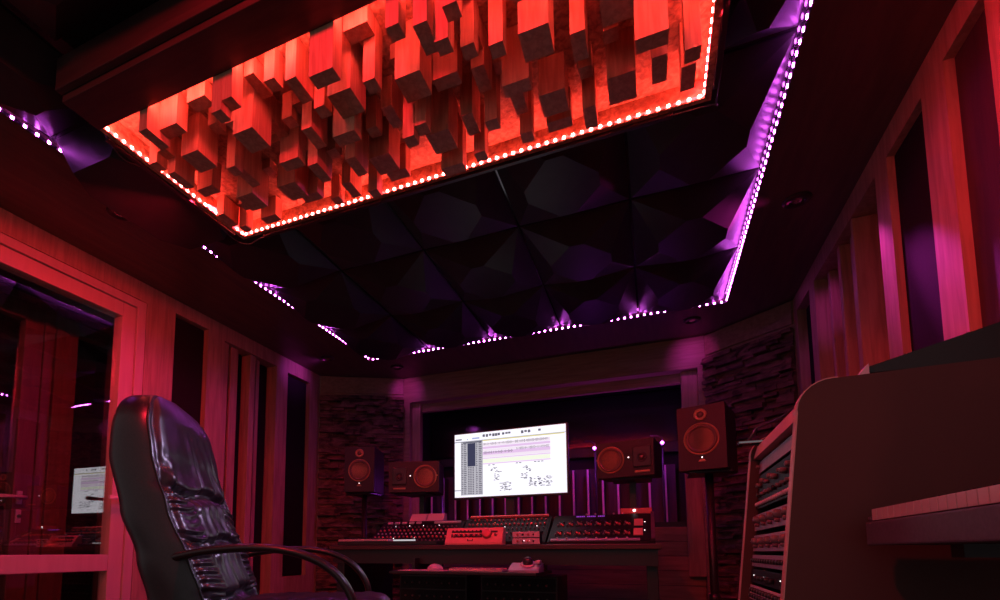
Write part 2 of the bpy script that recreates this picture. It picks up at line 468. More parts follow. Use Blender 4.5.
UX, UY, GX, GY = .043, .047, -1.8065, 1.150
dif = thing('skyline_diffuser', 'big red lit acoustic ceiling panel full of hanging wooden blocks', 'ceiling diffuser',
            ((DX0 + DX1) / 2, (DY0 + DY1) / 2, DZ))
cx, cy = dif.location.x, dif.location.y
BASE = 2.372
part('backing_board', osb, dif, lambda bm: box(bm, DX0 - cx, DX1 - cx, DY0 - cy, DY1 - cy, BASE - DZ, BASE - DZ + .018))
def rim(bm):
    zt = 2.44 - DZ
    box(bm, DX0 - cx - .02, DX1 - cx + .02, DY1 - cy, DY1 - cy + .018, 0, zt)
    box(bm, DX0 - cx - .02, DX0 - cx, DY0 - cy, DY1 - cy, 0, zt)
    box(bm, DX1 - cx, DX1 - cx + .02, DY0 - cy, DY1 - cy, 0, zt)
part('rim', osb, dif, rim)
def beam(bm):
    box(bm, DX0 - cx - .02, DX1 - cx + .02, DY0 - cy - .13, DY0 - cy, -.004, 2.44 - DZ, .003)
    box(bm, DX0 - cx - .02, DX1 - cx + .02, DY0 - cy - .155, DY0 - cy - .131, .02, 2.44 - DZ, .003)
part('edge_beam', dark_wood, dif, beam)
def cable(bm):
    pts = []
    for x, y, z in ((DX0 - .02, DY0 + .02, 2.30), (DX0 - .055, DY0 + .12, 2.285), (DX0 - .03, DY0 + .22, 2.295), (DX0 - .025, DY0 + .5, 2.298),
                    (DX0 - .05, DY1 - .03, 2.29), (DX0 - .01, DY1 + .04, 2.285), (DX0 + .10, DY1 + .035, 2.295), (DX0 + .5, DY1 + .025, 2.298),
                    (DX1 - .6, DY1 + .025, 2.298), (DX1 - .02, DY1 + .03, 2.295), (DX1 + .035, DY1 + .01, 2.29), (DX1 + .03, DY1 - .3, 2.298)):
        pts.append((x - cx, y - cy, z - DZ))
    tube(bm, smooth_path(pts, 5), .0025, n=6, up=(0, 0, 1))
part('cable', dark_metal, dif, cable)
for n_, (i, j, a, b, z) in enumerate(BLK):
    def blk(bm):
        box(bm, -a * UX / 2 + .0008, a * UX / 2 - .0008, -b * UY / 2 + .0008, b * UY / 2 - .0008, z - DZ, BASE - DZ)
    part('block', block_wood, dif, blk, loc=(GX + (i + a / 2) * UX - cx, GY + (j + b / 2) * UY - cy, 0))
# red strips inside the rim
def red_strip(axis, loc, length, n, inward, as_one=False):
    z = .008; loc = (loc[0], loc[1], .026 if as_one else loc[2])
    if axis == 'x':
        s = part('led_strip', face_light, dif, lambda bm: box(bm, 0, length, min(0, inward * .002), max(0, inward * .002), -.005, .005), loc=loc)
    else:
        s = part('led_strip', face_light, dif, lambda bm: box(bm, min(0, inward * .002), max(0, inward * .002), 0, length, -.005, .005), loc=loc)
    if as_one:
        def many(bm):
            for k in range(n):
                c = (k + .5) * length / n
                box(bm, c - .0062, c + .0062, .002, .006, -.0062, .0062)
        d = part('diodes', e_red, s, many); d['kind'] = 'stuff'
    else:
        for k in range(n):
            c = (k + .5) * length / n
            if axis == 'x': diode(('r', 'y'), s, (c, inward * .004, 0))
            else: diode(('r', 'x'), s, (inward * .004, c, 0))
W = DX1 - DX0; D = DY1 - DY0
# added fill lights: slim bars outside the rim throwing red light at the walls and the desk
def added_wash_bar(loc, length, axis, aim, watts, spread):
    ln = length / 2
    def f(bm):
        if axis == 'x': box(bm, -ln, ln, -.009, .009, .006, .030, .002)
        else: box(bm, -.009, .009, -ln, ln, .006, .030, .002)
    b_ = part('added_wash_bar', black_plastic, dif, f, loc=loc)
    d = bpy.data.lights.new('wash', 'AREA'); d.shape = 'RECTANGLE'; d.size = length * .96; d.size_y = .012
    d.energy = watts; d.color = RED_FILL; d.spread = R(spread)
    o = bpy.data.objects.new('wash', d); C.objects.link(o); o.parent = b_
    z = -Vector(aim).normalized()                       # light looks down its local -Z
    x = Vector((1, 0, 0)) if axis == 'x' else Vector((0, 1, 0))
    x = (x - z * x.dot(z)).normalized(); y = z.cross(x); m = Matrix((x, y, z)).transposed()
    o.rotation_euler = m.to_euler(); o.location = Vector(aim).normalized() * .013 + Vector((0, 0, .010))
added_wash_bar((DX0 - cx - .030, 0, -.016), D * .9, 'y', (-.74, .38, -.55), WASH_W, 112)
added_wash_bar((DX1 - cx + .030, 0, -.016), D * .9, 'y', (.72, .42, -.55), WASH_E, 112)
added_wash_bar((0, DY1 - cy + .030, -.016), W * .9, 'x', (0, .68, -.74), WASH_N, 95)
red_strip('x', (DX0 - cx, DY1 - cy, .008), W, 62, -1)
red_strip('y', (DX0 - cx, DY0 - cy, .008), D, 22, 1)
red_strip('y', (DX1 - cx, DY0 - cy, .008), D, 22, -1)
red_strip('x', (DX0 - cx, DY0 - cy, .008), W, 62, 1, True)

# ================================================================== BLACK FACETED CEILING TILES
def tile(x0, x1, y0, y1, label, drop=.10, fx=.0, fy=.0, a=.60, b=.13):
    zt = 2.481; cxx, cyy = (x0 + x1) / 2, (y0 + y1) / 2; hx, hy = (x1 - x0) / 2 - .006, (y1 - y0) / 2 - .006
    def f(bm):
        top = [(-hx, -hy), (hx, -hy), (hx, hy), (-hx, hy)]
        T0 = [bm.verts.new((*p, 0)) for p in top]
        T1 = [bm.verts.new((*p, -.006)) for p in top]
        bot = [(-b * hx, -a * hy), (b * hx, -a * hy), (a * hx, -b * hy), (a * hx, b * hy), (b * hx, a * hy), (-b * hx, a * hy), (-a * hx, b * hy), (-a * hx, -b * hy)]
        Bt = [bm.verts.new((p[0] + fx * hx, p[1] + fy * hy, -drop)) for p in bot]
        bm.faces.new(T0)
        for k in range(4): bm.faces.new((T0[k], T0[(k + 1) % 4], T1[(k + 1) % 4], T1[k]))
        for k in range(4):
            bm.faces.new((T1[k], T1[(k + 1) % 4], Bt[(2 * k + 1) % 8], Bt[(2 * k) % 8]))
            bm.faces.new((T1[(k + 1) % 4], Bt[(2 * k + 2) % 8], Bt[(2 * k + 1) % 8]))
        bm.faces.new(Bt)
    bm = bmesh.new(); f(bm)
    o = obj('ceiling_tile', bm, black_tile, loc=(cxx, cyy, zt))
    return tag(o, label, 'ceiling tile', 'faceted black ceiling tiles')
cols = [(-2.285, -1.73), (-1.73, -1.17), (-1.17, -.61), (-.61, -.05), (-.05, .505)]
cname = ['leftmost', 'second from left', 'middle', 'second from right', 'rightmost']
rows = [(1.90, 2.57), (2.57, 3.23), (3.23, 3.885)]
rname = ['just beyond the red diffuser', 'halfway between the red diffuser and the far strip', 'against the far purple strip']
for r, (ya, yb) in enumerate(rows):
    for c, (xa, xb) in enumerate(cols):
        tile(xa, xb, ya, yb, 'faceted black ceiling tile %s, %s in its row' % (rname[r], cname[c]), fx=(.05 if c == 4 else -.05 if c == 0 else 0), a=(.74 if c == 0 else .60))
tile(-2.285, -1.86, 1.24, 1.89, 'faceted black ceiling tile squeezed between left strip and red diffuser, farther one', .165, a=.93, b=.55)
tile(-2.285, -1.86, .62, 1.23, 'faceted black ceiling tile squeezed between left strip and red diffuser, nearer one', .10, a=.5, b=.14)
tile(.245, .505, 1.24, 1.89, 'narrow black ceiling tile between red diffuser and right strip, farther one')
tile(.245, .505, .62, 1.23, 'narrow black ceiling tile between red diffuser and right strip, nearer one')
for c, (xa, xb) in enumerate([(-1.83, -1.32), (-1.32, -.81), (-.81, -.30), (-.30, .21)]):
    tile(xa, xb, .36, .98, 'faceted black ceiling tile on the near side of the red diffuser, %s' % ['leftmost', 'second from left', 'third from left', 'rightmost'][c])

# ================================================================== RECESSED SPOTLIGHTS IN THE SOFFIT
def downlight(x, y, label, spots=()):
    t = thing('recessed_spotlight', label, 'ceiling light', (x, y, ZS), group='round spotlights in the wooden soffit')
    part('trim_ring', dark_wood, t, lambda bm: lathe(bm, [(.030, -.003), (.033, -.010), (.050, -.012), (.060, -.006), (.062, 0.0)], 'z', 28))
    part('lens', chrome, t, lambda bm: lathe(bm, [(.0001, -.004), (.018, -.007), (.029, -.003), (.0295, 0)], 'z', 20))
    for k, (tx, ty, tz, pw, ang, col) in enumerate(spots):
        ld = bpy.data.lights.new('spot', 'SPOT'); ld.energy = pw; ld.color = col; ld.spot_size = R(ang); ld.spot_blend = 1.0
        ld.shadow_soft_size = .018
        lo = bpy.data.objects.new('bulb', ld); C.objects.link(lo); lo.parent = t; lo.location = (0, 0, -.03)
        v = Vector((tx - x, ty - y, tz - ZS + .03)); lo.rotation_euler = v.to_track_quat('-Z', 'Y').to_euler()
MAG = (.9, .05, .75)
downlight(-2.441, 1.648, 'round recessed spotlight in the left soffit above the glazed door')
downlight(-2.15, 4.132, 'round recessed spotlight at the far left corner of the soffit', [(-2.2, 4.47, 2.30, 2.0, 70, MAG)])
downlight(.315, 4.103, 'round recessed spotlight at the far right corner of the soffit', [(.34, 4.47, 2.28, 2.6, 70, MAG)])
downlight(.702, 2.85, 'faint round recessed spotlight in the right soffit', [(.95, 2.56, 1.85, 40, 30, MAG), (.95, 2.13, 1.56, 120, 20, MAG), (.95, 3.45, 2.15, 7, 28, MAG), (-2.95, 2.0, 1.1, 95, 62, (.9, .04, .55)), (-1.15, 1.25, .95, 130, 26, (.75, .60, 1.0))])  # beams at the left wall and the chair are added fill light
downlight(-2.62, 3.70, 'round recessed spotlight in the left soffit near the stone corner', [(-2.95, 3.70, 2.36, 3.2, 80, (.7, .06, .95))])

# red fill lamp added on the ceiling, unseen, nearer than the view reaches
t = thing('added_red_lamp', 'added red fill lamp, unseen, on the near side of the red diffuser', 'ceiling lamp', (-.62, .42, 2.482))
part('housing', dark_metal, t, lambda bm: lathe(bm, [(.0001, 0), (.075, 0), (.078, -.035), (.066, -.040), (.060, -.012), (.0001, -.010)], 'z', 28))
red_fill.parent = t; red_fill.location = (0, 0, -.10)
part('fill_bulb_cap', chrome, t, lambda bm: cyl(bm, (0, 0, -.012), (0, 0, -.050), .014))

# ================================================================== SPEAKERS
def driver(t, x, z, r, parent_name='woofer', ring=ring_mat):
    w = part(parent_name, ring, t, lambda bm: lathe(bm, [(r * .90, -.001), (r * .92, -.008), (r * .97, -.010), (r, -.005), (r * 1.0, .0)], 'y', 36), loc=(x, 0, z))
    part('cone', cone_mat, w, lambda bm: lathe(bm, [(r * .905, -.001), (r * .86, -.009), (r * .76, -.010), (r * .68, .002), (r * .32, .038), (r * .29, .030), (r * .16, .022), (.0001, .019)], 'y', 32))
    return w

def plate_with_hole(t, x0, x1, z0, z1, cx_, cz_, r_, y):
    """thick front board with a round opening, so the cone really sits inside the cabinet"""
    def f(bm):
        n_ = 40; ring = []; outer = []
        for k in range(n_):
            a_ = 2 * math.pi * (k + .5) / n_; dx_, dz_ = math.cos(a_), math.sin(a_)
            ring.append((cx_ + dx_ * r_, cz_ + dz_ * r_))
            tx = ((x1 if dx_ > 0 else x0) - cx_) / dx_; tz = ((z1 if dz_ > 0 else z0) - cz_) / dz_
            q = min(tx, tz); outer.append([cx_ + dx_ * q, cz_ + dz_ * q])
        for cnx, cnz in ((x0, z0), (x1, z0), (x0, z1), (x1, z1)):      # snap the nearest rays onto the corners
            k = min(range(n_), key=lambda i: (outer[i][0] - cnx) ** 2 + (outer[i][1] - cnz) ** 2); outer[k] = [cnx, cnz]
        A = [bm.verts.new((p[0], y, p[1])) for p in ring]; B = [bm.verts.new((p[0], y, p[1])) for p in outer]
        A2 = [bm.verts.new((p[0], .0595, p[1])) for p in ring]; B2 = [bm.verts.new((p[0], .0595, p[1])) for p in outer]
        for k in range(n_):
            l = (k + 1) % n_
            bm.faces.new((A[k], A[l], B[l], B[k])); bm.faces.new((A2[k], B2[k], B2[l], A2[l]))
            bm.faces.new((A[k], A2[k], A2[l], A[l])); bm.faces.new((B[k], B[l], B2[l], B2[k]))
    return part('baffle', cabinet_mat, t, f)

def big_speaker(loc, rotz, label, w=.25, h=.37, d=.30):
    t = thing('studio_speaker', label, 'speaker', loc, rotz, 'large upright speakers on stands')
    part('cabinet', cabinet_mat, t, lambda bm: box(bm, -w / 2, w / 2, .060, d, 0, h, .010))
    plate_with_hole(t, -w / 2, w / 2, 0, h, 0, .175, .093, -.012)
    driver(t, 0, .175, .093); 
    for o in t.children:
        pass
    tw = part('tweeter', ring_mat, t, lambda bm: lathe(bm, [(.020, -.018), (.024, -.024), (.033, -.024), (.036, -.012)], 'y', 28), loc=(0, 0, .315))
    part('dome', cone_mat, tw, lambda bm: lathe(bm, [(.021, -.016), (.012, -.022), (.0001, -.025)], 'y', 20))
    part('badge', ring_mat, t, lambda bm: (prism(bm, [(-.020, .046), (.020, .046), (.011, .058), (-.011, .058)], -.0165, -.0125), prism(bm, [(-.006, .060), (.006, .060), (.0, .066)], -.0165, -.0125)))
    part('power_light', e_white, t, lambda bm: lathe(bm, [(.0001, -.018), (.003, -.016), (.0035, -.012)], 'y', 10), loc=(0, 0, .070))
    for o in list(t.children):
        if o.name.startswith('woofer'): o.location.y = -.012
    return t
def near_speaker(loc, rotz, label, flip, w=.37, h=.225, d=.27):
    t = thing('monitor_speaker', label, 'speaker', loc, rotz, 'small speakers lying on their side beside the screen')
    part('cabinet', cabinet_mat, t, lambda bm: box(bm, -w / 2, w / 2, .060, d, 0, h, .012))
    plate_with_hole(t, -w / 2, w / 2, 0, h, flip * .085, .112, .085, 0.0)
    driver(t, flip * .085, .112, .085).location.y = -.001
    tw = part('tweeter', black_plastic, t, lambda bm: (box(bm, -.055, .055, -.010, .002, -.060, .070, .008), lathe(bm, [(.018, -.010), (.022, -.016), (.029, -.015), (.031, -.009)], 'y', 24)), loc=(-flip * .105, 0, .112))
    part('dome', cone_mat, tw, lambda bm: lathe(bm, [(.018, -.010), (.010, -.016), (.0001, -.018)], 'y', 18))
    part('power_light', e_white, t, lambda bm: lathe(bm, [(.0001, -.005), (.0032, -.004), (.004, .001)], 'y', 10), loc=(-flip * .025, 0, .118))
    part('badge', ring_mat, t, lambda bm: box(bm, -.006, .006, -.004, .001, -.006, .006, .002), loc=(flip * .172, 0, .118))
    part('slot_port', ring_mat, t, lambda bm: box(bm, -.045, .045, -.003, .002, -.006, .006, .003), loc=(-flip * .105, 0, .026))
    return t
def pole_stand(loc, h, label, spread=.20):
    t = thing('speaker_stand', label, 'speaker stand', loc, group='black speaker stands')
    part('pole', black_plastic, t, lambda bm: (cyl(bm, (0, 0, .05), (0, 0, h - .012), .022), cyl(bm, (0, 0, .45), (0, 0, .50), .030)))
    part('top_plate', black_plastic, t, lambda bm: box(bm, -.11, .11, -.11, .11, h - .014, h, .003))
    for k in range(3):
        a = 2 * math.pi * k / 3 + .5
        part('leg', black_plastic, t, lambda bm: tube(bm, [(0, 0, .48), (math.cos(a) * .8 * spread, math.sin(a) * .8 * spread, .14), (math.cos(a) * 1.3 * spread, math.sin(a) * 1.3 * spread, .012)], .011, up=(0, 0, 1)))
    return t
big_speaker((-2.195, 3.58, 1.225), R(14), 'large upright speaker in front of the left stone wall')
pole_stand((-2.23, 3.72, 0), 1.225, 'black pole stand under the left upright speaker')
big_speaker((.27, 3.24, 1.205), R(-17), 'large upright speaker before the right stone wall, seen from its side')
pole_stand((.31, 3.38, 0), 1.205, 'black tripod stand under the right upright speaker')
near_speaker((-1.605, 3.36, 1.175), R(14), 'small speaker lying on its side left of the screen', 1)
near_speaker((-.155, 3.36, 1.205), R(-14), 'small speaker lying on its side right of the screen', -1, w=.35, d=.20)

# ================================================================== DESK
DZT = .785
desk = thing('studio_desk', 'wide black studio desk below the bright screen', 'desk', (-1.017, 3.4, 0))
dx0, dx1 = -1.052, 1.052
part('desk_top', black_plastic, desk, lambda bm: box(bm, dx0, dx1, -.40, .42, DZT - .03, DZT, .004))
part('front_trim', dark_wood, desk, lambda bm: box(bm, dx0, dx1, -.412, -.401, DZT - .028, DZT - .004, .002))
part('apron', black_plastic, desk, lambda bm: box(bm, dx0 + .02, dx1 - .02, -.385, -.36, DZT - .12, DZT - .031))
for s in (-1, 1):
    part('side_panel', black_plastic, desk, lambda bm: box(bm, s * 1.0 - .03, s * 1.0 + .03, -.34, .38, 0, DZT - .031, .004))
part('rear_shelf', black_plastic, desk, lambda bm: (box(bm, dx0 + .08, dx1 - .03, .003, .40, .945, .965, .003), box(bm, dx0 + .08, dx0 + .11, .1, .4, DZT + .001, .944), box(bm, dx1 - .06, dx1 - .03, .1, .4, DZT + .001, .944), box(bm, -.02, .02, .1, .4, DZT + .001, .944)))
part('tray', black_plastic, desk, lambda bm: (box(bm, -.45, .43, -.66, -.20, .612, .628, .003), box(bm, -.40, -.38, -.45, -.20, .629, .70), box(bm, .38, .40, -.45, -.20, .629, .70)), label='pull-out tray')
# risers for the two small speakers
def riser(x, y, z1, label):
    t = thing('speaker_riser', label, 'speaker stand', (x, y, .966), group='low risers on the desk')
    part('column', black_plastic, t, lambda bm: (box(bm, -.02, .02, -.02, .02, .006, z1 - .966 - .008), box(bm, -.08, .08, -.05, .05, 0, .006)))
    part('plate', black_plastic, t, lambda bm: box(bm, -.12, .12, -.19, .05, z1 - .966 - .009, z1 - .966 - .001))
riser(-1.64, 3.60, 1.175, 'short black riser holding up the left small speaker')
riser(-.12, 3.60, 1.205, 'short black riser holding up the right small speaker')

# ------------------------------------------------------------------ knob meshes
def knob_mesh(r, h, mat, name='knob'):
    bm = bmesh.new()
    lathe(bm, [(r, 0), (r * .92, h * .8), (r * .75, h), (.0001, h)], 'z', 12)
    box(bm, -r * .10, r * .10, r * .1, r * .85, h * .98, h * 1.06)
    me = bpy.data.meshes.new(name); finish(bm); bm.to_mesh(me); bm.free(); me.materials.append(mat)
    return me
kn_s = knob_mesh(.0055, .010, knob_mat); kn_m = knob_mesh(.0075, .013, knob_mat); kn_l = knob_mesh(.0105, .020, knob_mat)
kn_b = knob_mesh(.0065, .010, knob_black); kn_c = knob_mesh(.006, .008, cap_mat, 'fader_cap')
kn_r = knob_mesh(.0075, .011, red_plastic)
def led_mesh(r, mat):
    bm = bmesh.new(); lathe(bm, [(r, 0), (r * .7, r * .7), (.0001, r)], 'z', 8)
    me = bpy.data.meshes.new('indicator'); finish(bm); bm.to_mesh(me); bm.free(); me.materials.append(mat); return me
led_t = led_mesh(.0015, e_white); led_w = led_mesh(.0032, e_white); led_r = led_mesh(.003, e_redled)
def put(me, parent, loc, name, rot=(0, 0, 0)):
    o = bpy.data.objects.new(name, me); C.objects.link(o); o.parent = parent; o.location = loc; o.rotation_euler = rot
    return o

# sloped consoles: local z is the panel normal. x along the desk, y up the slope
def console(name, label, x0, x1, ya, za, yb, zb, cat='mixing console'):
    """wedge on the desk: front edge at (ya, za), rear edge (yb, zb)"""
    t = thing(name, label, cat, ((x0 + x1) / 2, ya, DZT + .001), group='sloped control consoles on the desk')
    hw = (x1 - x0) / 2
    z0 = 0.0; a = za - DZT - .001; b = zb - DZT - .001
    part('housing', face_dark, t, lambda bm: prism(bm, [(0, z0), (yb - ya, z0), (yb - ya, b), (0, a)], -hw, hw, 'x'))
    L = math.hypot(yb - ya, b - a); ang = math.atan2(b - a, yb - ya)
    def P(u, v, h=0.0):      # u in metres from centre, v 0..1 up the slope
        c, s = math.cos(ang), math.sin(ang)
        return (u, v * (yb - ya) - s * h, a + v * (b - a) + c * h)
    return t, P, (ang, 0, 0), hw
# left console
t, P, rt, hw = console('mixing_console', 'left sloped console with rows of small knobs and white lights', -1.86, -1.215, 3.14, .80, 3.40, .955)
part('faceplate', face_dark, t, lambda bm: box(bm, -hw + .01, hw - .01, .01, .29, 0, .003), loc=P(0, 0), rot=rt)
for c in range(19):
    for r, (v, me) in enumerate(((.08, kn_s), (.24, kn_r), (.40, kn_c), (.56, kn_r), (.72, kn_s))):
        put(me, t, P(-hw + .035 + c * .0315, v + random.uniform(-.02, .02), .003), 'knob', rt)
for c in range(5): part('display', cap_mat, t, lambda bm: box(bm, -.018, .018, 0, .018, 0, .010), loc=P(-hw + .06 + c * .058, .90, .003), rot=rt)
part('display', pinkish, t, lambda bm: box(bm, -.10, .10, 0, .018, 0, .010), loc=P(hw - .13, .90, .003), rot=rt)
for u, v in ((-.20, .78), (-.09, .80), (.02, .80), (.14, .81), (-.25, .20), (-.14, .20), (.02, .22)): put(led_w, t, P(u, v, .003), 'indicator', rt)
# centre console
t, P, rt, hw = console('mixing_console', 'middle sloped console under the screen with a red top edge', -1.195, -.615, 3.14, .80, 3.40, .975)
part('faceplate', face_dark, t, lambda bm: box(bm, -hw + .01, hw - .01, .01, .31, 0, .003), loc=P(0, 0), rot=rt)
part('top_edge', red_plastic, t, lambda bm: box(bm, -hw + .02, hw - .02, -.008, .008, 0, .012), loc=P(0, .985, .003), rot=rt, label='red strip along the top edge')
for c in range(19):
    for v, me in ((.16, kn_s), (.34, kn_c if c % 6 in (1, 2, 3, 4) else kn_b), (.50, kn_s), (.66, kn_r), (.84, kn_r if c % 3 else kn_s)):
        put(me, t, P(-hw + .035 + c * .0285, v + random.uniform(-.015, .015), .003), 'knob', rt)
for u, v in ((-.20, .74), (-.08, .76)): put(led_r, t, P(u, v, .003), 'indicator', rt)
for u, v in ((.21, .60), (.0, .58), (.24, .33)): put(led_w, t, P(u, v, .003), 'indicator', rt)
# right console
t, P, rt, hw = console('mixing_console', 'right sloped console crowded with two blocks of knobs', -.595, .005, 3.10, .80, 3.40, .975)
part('faceplate', face_dark, t, lambda bm: box(bm, -hw + .01, hw - .03, .01, .335, 0, .003), loc=P(0, 0), rot=rt)
part('side_cheek', purple_plank, t, lambda bm: box(bm, hw - .022, hw - .001, .0, .34, .003, .018), loc=P(0, 0), rot=rt)
part('fader_bank', face_grey, t, lambda bm: box(bm, -hw + .02, hw - .08, .0, .022, 0.003, .010), loc=P(0, 0), rot=rt)
for c in range(8):
    for g in (0, 1):
        for q, (du, dv) in enumerate(((-.014, -.05), (.014, -.03), (-.010, .05), (.016, .07), (0, .0))):
            put([kn_s, kn_r, kn_s, kn_b, kn_r][q], t, P(-hw + .055 + c * .056, .27 + g * .34 + dv, .003), 'knob', rt).location.x += du
    put(kn_c, t, P(-hw + .06 + c * .056, .05, .010), 'fader_cap', rt)
for g in (0, 1):
    m = part('meter', face_red, t, lambda bm: box(bm, -.025, .025, -.04, .04, 0, .006), loc=P(hw - .09, .30 + g * .34, .003), rot=rt)
    put(led_w, t, P(hw - .055, .36 + g * .30, .004), 'indicator', rt)
e_seg = emitter('purple segments', (.5, .08, .9), .7)
part('display', e_seg, t, lambda bm: [box(bm, k * .011, k * .011 + .006, 0, .012, 0, .002) for k in range(16) if k % 6 != 5], loc=P(-.16, .90, .004), rot=rt, label='purple segment readout')
for c in range(5): put(kn_c, t, P(-.10 + c * .055, .99, .004), 'fader_cap', rt)
# small light units in front of the middle console
for k, (z, lb) in enumerate(((DZT + .001, 'small pale rack unit with two lights, lower of the stacked pair'), (DZT + .041, 'small pale rack unit stacked on top of its twin beside the orange box'))):
    t = thing('half_rack_unit', lb, 'audio device', (-.715, 3.07, z), group='small pale units right of the orange box')
    part('case', black_plastic, t, lambda bm: box(bm, -.085, .085, 0, .065, 0, .038, .002))
    part('faceplate', face_light, t, lambda bm: box(bm, -.083, .083, -.004, -.0005, .002, .036, .001))
    for q in range(4): put(kn_b if q % 2 else kn_r, t, (-.05 + q * .032, -.004, .019), 'knob', (R(90), 0, 0))
    if k == 0:
        for q in (-.012, .018): put(led_w, t, (q, -.004, .022), 'indicator', (R(90), 0, 0))
# orange monitor controller
t = thing('monitor_controller', 'bright orange-red desktop controller with one big knob', 'audio device', (-1.035, 3.015, DZT + .001))
a, b = .095, .05
part('case', face_red, t, lambda bm: prism(bm, [(0, 0), (.085, 0), (.085, .10), (.05, .105), (0, .012)], -.185, .185, 'x'))
ang = math.atan2(.093, .05)
def Q(u, v, h=0): return (u, v * .05 - math.sin(ang) * h, .012 + v * .093 + math.cos(ang) * h)
r_ = (ang, 0, 0)
part('button_panel', black_plastic, t, lambda bm: (box(bm, -.150, .055, .036, .060, 0, .003, .001), box(bm, -.150, .150, .070, .082, 0, .003, .001)), loc=Q(0, 0), rot=r_)
part('volume_knob', red_plastic, t, lambda bm: lathe(bm, [(.030, 0), (.029, .022), (.024, .026), (.0001, .026)], 'z', 28), loc=Q(.085, .53, .001), rot=r_)
part('badge', black_plastic, t, lambda bm: (box(bm, -.018, .018, .010, .014, 0, .002), box(bm, -.018, -.013, .010, .026, 0, .002), box(bm, .013, .018, .010, .026, 0, .002)), loc=Q(-.02, 0), rot=r_)
for q in range(6): put(kn_r, t, Q(-.13 + q * .033, .46, .002), 'button', r_)
for q in range(8): put(kn_b, t, Q(-.14 + q * .026, .74, .002), 'button', r_)
put(kn_m, t, Q(.14, .5, .001), 'knob', r_)
# compact piano keyboard at the left of the desk
t = thing('midi_keyboard', 'slim black music keyboard with pale keys at the left end of the desk', 'keyboard', (-1.655, 3.02, DZT + .001), group='keyboards')
part('case', black_plastic, t, lambda bm: box(bm, -.365, .375, .0, .115, 0, .026, .003))
for k in range(18):
    part('white_key', white_key, t, lambda bm: box(bm, -.0102, .0102, -.004, .088, .0265, .040, .001), loc=(-.345 + k * .0213, 0, 0))
for k in range(17):
    if k % 7 not in (2, 6): part('black_key', black_key, t, lambda bm: box(bm, -.005, .005, .035, .088, .0402, .050, .001), loc=(-.334 + k * .0213, 0, 0))
e_glint = emitter('painted white reflection', (1, .95, 1), .55)  # glow stands in for a white reflection on the keyboard
part('glint_strip', e_glint, t, lambda bm: box(bm, .055, .21, .02, .04, .0265, .036, .001), label='painted white reflection')
# two pale boxes and the red box
for k, (x, lb) in enumerate(((-1.60, 'left one of two pale boxes standing side by side on the left console'), (-1.462, 'right one of two pale boxes standing side by side on the left console'))):
    bm = bmesh.new(); prism(bm, [(0, 0), (.09, 0), (.09, .062), (.05, .062)], -.063, .063, 'x')
    tag(obj('small_box', bm, pinkish, loc=(x, 3.41, .9585)), lb, 'box', 'pale boxes on the left console')
t = thing('usb_interface', 'little red box with a white light on the right console', 'audio device', (-.10, 3.415, .978))
part('case', red_plastic, t, lambda bm: box(bm, -.092, .092, 0, .09, .0, .035, .004))
part('power_light', e_white, t, lambda bm: lathe(bm, [(.0001, -.006), (.007, -.004), (.009, .001)], 'y', 12), loc=(-.01, 0, .020))
# lying on the shelf: raise it with rubber feet
part('foot', black_plastic, t, lambda bm: [box(bm, sx * .08 - .008, sx * .08 + .008, sy, sy + .015, -.011, .0) for sx in (-1, 1) for sy in (.015, .06)])
# tray items
t = thing('computer_keyboard', 'pale computer keyboard on the pull-out tray', 'keyboard', (-.95, 2.80, .629), group='keyboards')
part('base', pinkish, t, lambda bm: box(bm, -.16, .16, 0, .12, 0, .012, .003))
for r in range(5):
    for c in range(14):
        part('key', white_key, t, lambda bm: box(bm, -.0098, .0098, -.0095, .0095, 0, .006, .0015), loc=(-.146 + c * .0225, .015 + r * .0225, .0125)) if r < 5 and r * 14 + c < 70 else None
t = tag(part('mouse_mat', pinkish, None, lambda bm: box(bm, -.15, .15, -.02, .14, 0, .004, .001), loc=(-1.28, 2.80, .6285)), 'flat pale mat on the left of the pull-out tray', 'mat')
t = thing('computer_mouse', 'rounded pale mouse on the mat on the tray', 'mouse', (-1.22, 2.86, .634))
def mouse(bm):
    bmesh.ops.create_uvsphere(bm, u_segments=20, v_segments=12, radius=1)
    for v in bm.verts:
        v.co.x *= .048; v.co.y *= .060; v.co.z = max(v.co.z, 0) * .036
    for f in bm.faces: f.smooth = True
part('shell', pinkish, t, mouse)
t = thing('trackball', 'grey trackball controller on the right end of the tray', 'trackball', (-.665, 2.78, .629))
part('base', face_grey, t, lambda bm: prism(bm, [(-.01, 0), (.13, 0), (.13, .050), (.09, .050), (-.01, .012)], -.085, .085, 'x'))
part('ball_ring', cap_mat, t, lambda bm: lathe(bm, [(.028, -.004), (.034, .004), (.040, .004), (.044, -.006)], 'z', 28), loc=(.01, .07, .046), rot=(R(20), 0, 0))
part('ball', knob_black, t, lambda bm: (bmesh.ops.create_uvsphere(bm, u_segments=20, v_segments=14, radius=.029), [setattr(f, 'smooth', True) for f in bm.faces]), loc=(.01, .07, .056))
part('button', cap_mat, t, lambda bm: box(bm, -.012, .012, -.03, .03, 0, .02, .005), loc=(.072, .06, .046))
# equipment racks below the desk
for k, x in enumerate((-1.42, -.82)):
    t = thing('rack_case', ['dim rack of gear under the desk, below the mouse mat', 'dim rack of gear under the desk, below the trackball'][k], 'equipment rack', (x, 3.28, 0), group='equipment racks under the desk')
    part('case', black_plastic, t, lambda bm: box(bm, -.25, .25, .0, .40, 0, .585, .004))
    for u in range(5):
        f = part('faceplate', face_dark, t, lambda bm: box(bm, -.24, .24, -.004, 0, .13 + u * .09, .212 + u * .09, .001))
        for q in range(8): put(kn_m, f, (-.20 + q * .055, -.004, .17 + u * .09), 'knob', (R(90), 0, 0))

